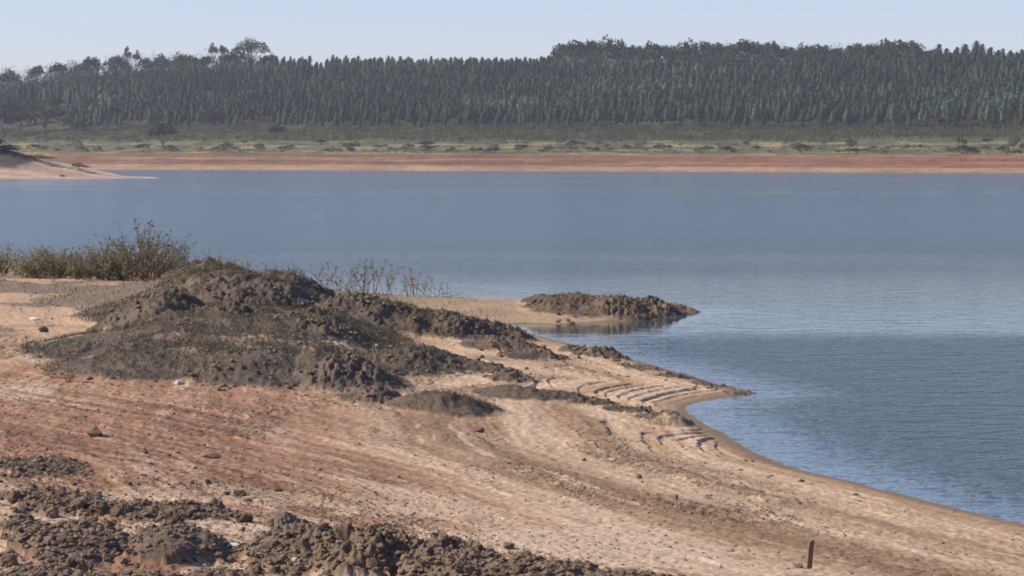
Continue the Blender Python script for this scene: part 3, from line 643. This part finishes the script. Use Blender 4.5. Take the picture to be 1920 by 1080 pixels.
# ------------------------------------------------------------------ stones and clods
def ico(sub):
    p = (1 + 5 ** .5) / 2
    V = [(-1, p, 0), (1, p, 0), (-1, -p, 0), (1, -p, 0), (0, -1, p), (0, 1, p), (0, -1, -p), (0, 1, -p), (p, 0, -1), (p, 0, 1), (-p, 0, -1), (-p, 0, 1)]
    V = [np.array(v) / np.linalg.norm(v) for v in V]
    Fc = [(0, 11, 5), (0, 5, 1), (0, 1, 7), (0, 7, 10), (0, 10, 11), (1, 5, 9), (5, 11, 4), (11, 10, 2), (10, 7, 6), (7, 1, 8), (3, 9, 4), (3, 4, 2), (3, 2, 6), (3, 6, 8), (3, 8, 9), (4, 9, 5), (2, 4, 11), (6, 2, 10), (8, 6, 7), (9, 8, 1)]
    for _ in range(sub):
        mid, nf = {}, []
        def m(a, b):
            k = (min(a, b), max(a, b))
            if k not in mid: v = V[a] + V[b]; V.append(v / np.linalg.norm(v)); mid[k] = len(V) - 1
            return mid[k]
        for a, b, c in Fc:
            ab, bc, ca = m(a, b), m(b, c), m(c, a); nf += [(a, ab, ca), (b, bc, ab), (c, ca, bc), (ab, bc, ca)]
        Fc = nf
    return np.array(V), np.array(Fc)
ICO = {s: ico(s) for s in (1, 2, 3)}
def stone(r, sub=2, cuts=7, rough=0.12, shape=(1, 1, 0.75)):
    V, Fc = ICO[sub]; V = V.copy()
    for _ in range(cuts):                 # broken facets
        n = r.normal(size=3); n /= np.linalg.norm(n); d = r.uniform(0.55, 0.9); k = V @ n
        V = V - np.maximum(k - d, 0)[:, None] * n[None]
    V *= (1 + rough * (r.random(len(V)) - 0.5))[:, None]
    return V * np.array(shape), Fc

def build_stones():
    r = np.random.default_rng(21)
    lib = {m: [mesh_np('stone', *stone(r, 2, r.integers(9, 14), 0.3, (1, r.uniform(.7, 1), r.uniform(.55, .9)))) for _ in range(12)] for m in ('clod', 'red', 'grey')}
    mats = {'clod': M_clod, 'red': M_redclod, 'grey': M_greyrock}
    for k, L in lib.items():
        for me in L: me.materials.append(mats[k])
    def gz(x, y): return float(near_ground(np.array([x]), np.array([y]))[0])
    def on(px, py):
        z = 0.9
        for _ in range(4):
            x, y = at_z(px, py, z); z = 0.5 * z + 0.5 * gz(x, y)
        return x, y
    # the stones one can point at: column, row of foot, width px, shape, material, name, label
    special = [
        (180, 819, 27, (1, .8, .9), M_boulder, 'rock', 'dark grey pointed rock alone on the reddish sand at left'), (396, 858, 34, (1, .6, .33), M_redclod, 'rock', 'flat brown slab of rock lying on the reddish sand'), (952, 1024, 26, (1, .8, .7), M_clod, 'rock', 'squarish brown block beside the foreground rubble, right of it'),
        (534, 1012, 60, (1, .9, 1.1), M_boulder, 'boulder', 'largest rounded boulder rising from the foreground rubble heap'), (333, 722, 16, (1, .8, .55), M_white, 'stone', 'white stone below the grey heap, at its front foot'), (437, 1028, 22, (1, .5, .5), M_white, 'stone', 'small white lump among the foreground rubble left of the big boulder'), (890, 1042, 36, (1, .4, .16), M_white, 'stone', 'thin flat white piece behind the rubble near the squarish block'),
        (706, 652, 9, (.7, .7, 1), M_white, 'stone', 'small pale stone on the dark middle heap'), (66, 602, 22, (1, .5, .35), M_white, 'stone', 'pale pieces of stone beside the grey slope at the left'), (552, 1048, 10, (1, .8, .8), M_white, 'stone', 'tiny white stone in the foreground rubble below the big boulder'), (1500, 1056, 17, (1, .8, .6), M_clod, 'rock', 'dark brown rock touching the foot of the wooden stake'),
        (1197, 887, 13, (1, .8, .8), M_clod, 'rock', 'dark lump on the brown band between centre and the waterline'), (897, 806, 22, (1, .8, .6), M_redclod, 'rock', 'reddish brown rock on the pale sand at centre'), (1398, 851, 8, (1, .8, .6), M_clod, 'rock', 'left of a pair of small dark stones by the waterline'), (1411, 852, 7, (1, .8, .6), M_clod, 'rock', 'right of a pair of small dark stones by the waterline'), (1447, 879, 9, (1, .7, .5), M_clod, 'rock', 'dark stone by the waterline just right of the close pair'),
        (1503, 891, 11, (1, .7, .6), M_clod, 'rock', 'dark stone on the sand edge midway down the shore'), (1605, 913, 12, (1, .6, .35), M_clod, 'rock', 'dark flat stone lying in the shallow water near the shore'), (1300, 783, 5, (1, .8, .6), M_clod, 'rock', 'tiny stone standing in the water of the small bay'), (1268, 927, 9, (.7, .7, 1), M_clod, 'rock', 'small upright stone on pale sand in the right foreground'), (1095, 856, 12, (1, .8, .5), M_clod, 'rock', 'brown stone on the pale track right of centre'),
        (80, 624, 20, (1, .7, .6), M_clod, 'rock', 'brown rock at the left end of the stone line under the grey slope'), (168, 712, 12, (1, .8, .7), M_clod, 'rock', 'small dark stone on pink sand above the pointed rock'), (245, 664, 26, (1, .7, .7), M_clod, 'rock', 'dark rock at the foot of the grey slope'), (655, 585, 9, (1, 1, .6), M_clod, 'rock', 'dark stone on the crest behind the middle heap')]
    for px, py, w, sh, m, nm, lab in special:
        x, y = on(px, py - 1); V, Fc = stone(r, 3, 9, 0.06 if nm != 'boulder' else 0.12, sh)
        if 'pointed' in lab: V[:, :2] *= (1 - .55 * np.clip(V[:, 2:] / .5 + .2, 0, 1.4)); V[:, 0] -= .15 * V[:, 2]; V[:, :2] *= 1.25
        sc_ = w * 0.56 * y / F
        me = mesh_np(nm, V * sc_, Fc); me.materials.append(m); o = link(nm, me)
        o.location = (x, y + sc_ * .4, gz(x, y + sc_ * .4) + sc_ * sh[2] * 0.55); o.rotation_euler = (0, 0, r.uniform(-.4, .4)); tag(o, lab, 'rock' if nm != 'stone' else 'stone')
    # single clods: drawn from where the photo shows them, largest first
    cand = []
    zones = [((0, 560), (905, 1078), 70, 12, 46, 'clod', 'dark brown earth clod in the rubble heaps at the bottom left'), ((560, 1040), (985, 1078), 62, 12, 42, 'clod', 'brown earth clod in the rubble heap along the bottom edge, right of the boulder'),
        ((0, 420), (830, 940), 34, 6, 14, 'red', 'reddish clod on the crumbly ground above the bottom left rubble'), ((420, 900), (870, 985), 26, 5, 10, 'red', 'small reddish clod on the streaked sand above the bottom rubble'), ((380, 720), (655, 728), 34, 6, 15, 'clod', 'grey brown clod on the front slope of the middle heap'),
        ((1000, 1300), (552, 598), 34, 7, 17, 'clod', 'dark clod on the rocky end of the sand spit'), ((880, 1010), (625, 700), 14, 7, 15, 'clod', 'dark clod on the low ridge between the heap and the inlet'), ((1060, 1160), (650, 672), 8, 8, 18, 'clod', 'dark clod in the rubble at the edge of the inlet'), ((1180, 1400), (700, 738), 12, 5, 12, 'clod', 'small dark clod along the top of the pointed sand bar'),
        ((900, 1900), (880, 1060), 24, 5, 9, 'red', 'small brown stone on the banded sand in the right foreground'), ((100, 420), (640, 720), 14, 6, 16, 'grey', 'grey stone in the line under the smooth grey slope')]
    for (x0, x1), (y0, y1), n, a, b, kd, lab in zones:
        for i in range(n):
            px, py = r.uniform(x0, x1), r.uniform(y0, y1)
            if lab.startswith('dark clod on the rocky'): py = 560 + 0.5 * abs(px - 1150) * 0.1 + r.uniform(0, 32) * (1 - max(0, px - 1180) / 200)
            if lab.startswith('brown earth clod in the rubble heap'): py = max(py, 985 + (px - 560) * 0.16)
            if 'pointed sand bar' in lab: py = 698 + (px - 1180) * 0.185 + r.uniform(-3, 3)
            if 'line under' in lab: py = 622 + (px - 100) * 0.27 + r.uniform(-5, 8)
            x, y = on(px, py); w = a + (b - a) * r.random() ** 1.7; sc_ = w * 0.5 * y / F
            o = bpy.data.objects.new('earth_clod', lib[kd][r.integers(0, 12)]); COL.objects.link(o)
            o.scale = (sc_, sc_, sc_); o.location = (x, y, gz(x, y) + sc_ * 0.25); o.rotation_euler = (r.normal(0, .4), r.normal(0, .4), r.uniform(0, 6.28))
            tag(o, lab, 'clod', 'loose clods on the shore')
    # the crumbs nobody could count
    N = 190000; px = r.uniform(-40, 1960, N); yy = np.exp(r.uniform(np.log(34), np.log(128), N)); yy[:70000] = r.uniform(35, 52, 70000); x = (px - 960) / F * yy
    g = near_ground(x, yy, 'all'); s, rub, lum, crumb, hgt = g[1], g[3], g[4], g[10], g[11]
    pr = np.clip(rub * lum * np.where(yy < 62, .6, .25), 0, .8) + 0.26 * crumb + 0.003 + 0.045 * (yy < 66) * sstep(.52, .68, fbm(x * .9, yy * .5, 3, 801)); ok = (r.random(N) < pr) & (s > 0.15)
    x, yy, z, rub = x[ok], yy[ok], g[0][ok], rub[ok]; n = len(x)
    size = np.where(rub > .3, 0.012 + np.where(yy < 62, .085, .07) * r.random(n) ** 3.2, 0.012 + 0.03 * r.random(n) ** 3) * np.clip(yy / 60, .8, 1.5)
    vs = [stone(r, 1, 8, 0.4, (1, .8, .6)) for _ in range(8)]; V, Fc, o = [], [], 0; wh = r.integers(0, 8, n)
    for k, (bv, bf) in enumerate(vs):
        ii = np.nonzero(wh == k)[0]; a = r.random(len(ii)) * 6.28; ca, sa = np.cos(a), np.sin(a); sz = size[ii][:, None]
        W = np.stack([(bv[None, :, 0] * ca[:, None] - bv[None, :, 1] * sa[:, None]) * sz + x[ii, None], (bv[None, :, 0] * sa[:, None] + bv[None, :, 1] * ca[:, None]) * sz + yy[ii, None], bv[None, :, 2] * sz + z[ii, None] + 0.25 * sz], -1)
        V.append(W.reshape(-1, 3)); Fc.append((bf[None] + (np.arange(len(ii)) * len(bv))[:, None, None]).reshape(-1, 3) + o); o += len(ii) * len(bv)
    me = mesh_np('crumbs', np.concatenate(V), np.concatenate(Fc)); me.materials.append(M_clod)
    tag(link('loose_rubble', me), 'loose crumbs and pebbles scattered over the heaps and sand', 'rubble', kind='stuff')
    # wooden stake
    x, y = on(1517, 1057); L = 55 * y / F; w = 0.042
    lv = [(-0.12, 1.0, 0), (0.0, 1.0, 0), (L * .3, .97, .004), (L * .65, .95, .006), (L * .93, .93, .012), (L, .72, .014)]; V = []
    for k, (zz, sc_, dx) in enumerate(lv):
        for sx, sy in ((-1, -.5), (-.75, -.8), (.75, -.8), (1, -.5), (1, .5), (.75, .8), (-.75, .8), (-1, .5)):
            V.append((dx + zz * 0.06 + sx * w * sc_ + r.normal(0, .0015), sy * w * sc_ + r.normal(0, .0015), zz + (sx * .012 if k == 5 else 0)))
    Fc = [(i * 8 + k, i * 8 + (k + 1) % 8, (i + 1) * 8 + (k + 1) % 8, (i + 1) * 8 + k) for i in range(5) for k in range(8)]
    Fc += [(40, 41, 42, 43), (40, 43, 44, 47), (44, 45, 46, 47)]
    me = mesh_np('stake', np.array(V), np.array(Fc)); me.materials.append(M_wood); o = link('wooden_stake', me); o.location = (x, y, gz(x, y))
    tag(o, 'short weathered wooden stake standing upright in the sand at the lower right', 'stake')
build_stones()

# ------------------------------------------------------------------ weeds on the near shore
def weed(h, r, nst=9, leaves=16, leafsize=0.1, spread=0.35, dense_base=0.0):
    st, P, out = [], [], []
    for i in range(nst):
        a = r.uniform(0, 6.28); L = h * r.uniform(0.5, 1.0); tilt = abs(r.normal(0, spread)); d = np.array([math.cos(a) * math.sin(tilt), math.sin(a) * math.sin(tilt), math.cos(tilt)])
        b = np.array([math.cos(a), math.sin(a), 0]) * h * .05 * r.random(); bend = np.array([math.cos(a), math.sin(a), -.3]) * L * .12
        pts = [b + d * L * k + bend * k * k for k in (0, .33, .66, 1)]
        st.append(tube(pts, [.009 * h, .007 * h, .005 * h, .002 * h], 3))
        for j in range(3):
            k = r.uniform(.3, .85); p0 = b + d * L * k + bend * k * k; dd = d + r.normal(0, .5, 3); dd[2] = abs(dd[2]) * .8; p1 = p0 + dd * L * .22
            st.append(tube([p0, (p0 + p1) / 2 + (0, 0, .01), p1], [.004 * h, .003 * h, .0015 * h], 3))
            for q in r.random(leaves // 4 + 1): P.append(p0 + (p1 - p0) * (.3 + .75 * q) + r.normal(0, .018 * h, 3))
        for q in r.random(leaves): k = .25 + .78 * q ** .8; P.append(b + d * L * k + bend * k * k + r.normal(0, .022 * h, 3))
    for i in range(int(dense_base)):
        a = r.uniform(0, 6.28); P.append(np.array([math.cos(a), math.sin(a), 0]) * h * .4 * math.sqrt(r.random()) + (0, 0, h * .45 * r.random()))
    P = np.array(P); return join(st), quads(P, leafsize, None, 0.3, r)
def build_weeds():
    r = np.random.default_rng(33)
    def lib(n, **k):
        out = []
        for i in range(n):
            t = k.pop('tint', .4) if False else k.get('tint', .4)
            s, q = weed(k['h'], r, k['nst'], k['leaves'], k['leafsize'], k['spread'], k.get('dense', 0))
            out.append((mk('stem', s, M_wood), mk('foliage', q, M_weed, tints(len(q[0]), t + .12 * (i - n / 2 + .5), r, .35))))
        return out
    tall = lib(7, h=2.0, nst=8, leaves=11, leafsize=.085, spread=.44, tint=.55)
    dense = lib(5, h=1.2, nst=13, leaves=18, leafsize=.075, spread=.6, tint=.75, dense=110)
    wisp = lib(7, h=1.3, nst=4, leaves=5, leafsize=.06, spread=.6, tint=.4)
    thin = lib(3, h=0.6, nst=2, leaves=7, leafsize=.028, spread=.10, tint=.6)
    tuft = lib(3, h=0.5, nst=14, leaves=4, leafsize=.05, spread=.7, tint=.95)
    H0 = {'tall': 2.0, 'dense': 1.2, 'wisp': 1.3, 'thin': .6, 'tuft': .5}
    def gz(x, y): return float(near_ground(np.array([x]), np.array([y]))[0])
    def put(kind, px, Y, hpx, label, group, name='weed_plant', wide=1.0):
        L = {'tall': tall, 'dense': dense, 'wisp': wisp, 'thin': thin, 'tuft': tuft}[kind]; k = L[r.integers(0, len(L))]
        X = (px - 960) / F * Y; s = hpx * Y / F / H0[kind]
        plant(name, [('stem', k[0]), ('foliage', k[1])], (X, Y, gz(X, Y) - .03), r.uniform(0, 6.28), (s * wide, s * wide, s), label, 'weed', group)
    G = 'weeds on the left bank'
    for px, h in [(330, 62), (310, 84), (280, 100), (255, 92), (232, 74), (205, 92), (185, 80), (172, 66), (300, 100), (345, 44), (165, 70), (195, 85), (225, 95), (250, 105), (270, 112), (285, 90), (300, 80), (318, 70), (338, 50), (180, 60), (240, 80), (265, 70), (148, 60), (120, 52), (210, 70), (290, 60)]:
        put('tall', px + r.normal(0, 4), r.uniform(128, 137), h * 1.12, {270: 'tallest weed on the left bank, its thin top well above the others', 338: 'last leafy weed at the right end of the tall clump'}.get(px, 'tall leafy weed in the clump on the left bank against the water'), G)
    for px, h in [(5, 70), (28, 62), (45, 60), (12, 90)]:
        put('tall', px, r.uniform(130, 136), h, 'tall sparse weed at the left edge of the photo against the water', G)
    for i in range(44):
        px = r.uniform(-25, 230); put('dense', px, r.uniform(128, 138), r.uniform(40, 74) * (1.0 if px < 120 else .85), 'bushy olive brown weed in the low thicket at the left edge', G, 'weed_bush', 1.15)
    for px, h in [(352, 30), (375, 34), (402, 32), (425, 34), (450, 32), (480, 28), (505, 30), (545, 28), (570, 34), (362, 40), (390, 36), (412, 40), (437, 36), (465, 32), (492, 34), (525, 30), (590, 40)]:
        put('wisp', px, r.uniform(108, 111), h + 4, 'wispy weed growing along the crest of the dark heap', 'weeds along the heap crest')
    for i in range(18):
        put('dense', 345 + 13 * i + r.normal(0, 4), r.uniform(107, 110.5), r.uniform(14, 26), 'short bushy olive weed rooted on the crest of the dark heap', 'weeds along the heap crest', 'weed_bush', 1.5)
    for px, h in [(330, 80), (318, 96), (345, 66), (305, 88), (322, 60), (268, 120), (282, 104)]:
        put('tall', px, r.uniform(127, 134), h * 1.1, 'tall leafy weed in the clump on the left bank against the water', G)
    for px, h in [(605, 52), (632, 48), (660, 56), (680, 70), (702, 66), (722, 60), (745, 48), (778, 72), (790, 40), (820, 44), (838, 36), (690, 40), (655, 40), (615, 60), (645, 66), (735, 56), (765, 44), (805, 50), (670, 50)]:
        put('wisp', px, r.uniform(127, 131), h * 1.25 + 6, {778: 'tallest thin weed behind the right slope of the heap'}.get(px, 'thin leafless looking weed on the low bank behind the heap'), 'weeds behind the heap')
    for px, py, h in [(600, 968, 90), (488, 952, 62), (470, 948, 50), (692, 1078, 80), (520, 930, 44)]:
        x, y = at_z(px, py, 1.05); put('thin', px, y, h, 'thin dry stalk standing in the foreground left of centre, by the rubble', 'dry stalks in the foreground', 'dry_stalk')
    for px, py, h in [(95, 690, 46), (128, 695, 50)]:
        x, y = at_z(px, py, 1.1); put('tuft', px, y, h, 'dry brown twiggy tuft on the sand below the grey slope', 'dry tufts', 'dry_tuft')
    for px, py, h in [(545, 1060, 26), (470, 1045, 22), (590, 1000, 22), (640, 1075, 24)]:
        x, y = at_z(px, py, 1.25); put('dense', px, y, h, 'small green weed sprouting from the foreground rubble', 'small weeds in the foreground rubble', 'small_weed')
    # short dry grass over the heaps
    N = 420000; px = r.uniform(-40, 1330, N); y = np.exp(r.uniform(np.log(36), np.log(128), N)); x = (px - 960) / F * y
    g = near_ground(x, y, 'all'); rub, soil = g[3], g[5]
    cl = fbm(x * .6, y * .35, 4, 701); pr = rub * sstep(.40, .6, cl + .25 * (0.5 - soil)) * np.where(y < 60, .25, .9) + .10 * sstep(84, 95, y) * sstep(.5, .6, fbm(x * .35 + 4, y * .22, 4, 101)) * (g[1] > 2)
    ok = r.random(N) < pr; x, y, z = x[ok], y[ok], g[0][ok]; n = len(x); cl = cl[ok]
    hh = (0.03 + .09 * r.random(n) ** 2) * np.clip(y / 80, .6, 1.3); a = r.random(n) * 6.28; w = .008 * np.clip(y / 70, .7, 1.6); dx, dy = np.cos(a), np.sin(a); lx, ly = r.normal(0, .4, n) * hh, r.normal(0, .4, n) * hh
    V = np.stack([np.stack([x - dx * w, y - dy * w, z - .01], 1), np.stack([x + dx * w, y + dy * w, z - .01], 1), np.stack([x + lx + dx * w * .5, y + ly, z + hh], 1), np.stack([x + lx - dx * w * .5, y + ly, z + hh * .9], 1)], 1).reshape(-1, 3)
    me = mesh_np('blades', V, np.arange(4 * n).reshape(-1, 4), {'tint': np.repeat(np.clip(.15 + .8 * r.random(n) * (cl + .2), 0, 1), 4)}); me.materials.append(M_dry)
    tag(link('dry_grass', me), 'short dry olive grass and weeds over the soil heaps', 'grass', kind='stuff')
build_weeds()

# ------------------------------------------------------------------ haze
def build_haze():
    x0, x1, y0, y1, z0, z1 = -3000, 3000, -120, 4200, -8, 190
    V = [(x, y, z) for z in (z0, z1) for y in (y0, y1) for x in (x0, x1)]
    me = mesh_np('haze', V, [(0, 2, 3, 1), (4, 5, 7, 6), (0, 1, 5, 4), (2, 6, 7, 3), (0, 4, 6, 2), (1, 3, 7, 5)])
    m = bpy.data.materials.new('haze'); m.use_nodes = True; n = m.node_tree.nodes; n.remove(n['Principled BSDF'])
    v = n.new('ShaderNodeVolumePrincipled'); v.inputs['Color'].default_value = (0.86, 0.90, 1.0, 1); v.inputs['Density'].default_value = 0.000055
    m.node_tree.links.new(v.outputs[0], n['Material Output'].inputs['Volume']); me.materials.append(m)
    tag(link('haze', me), 'thin pale haze over the water and the far hill', 'haze', kind='stuff')
build_haze()
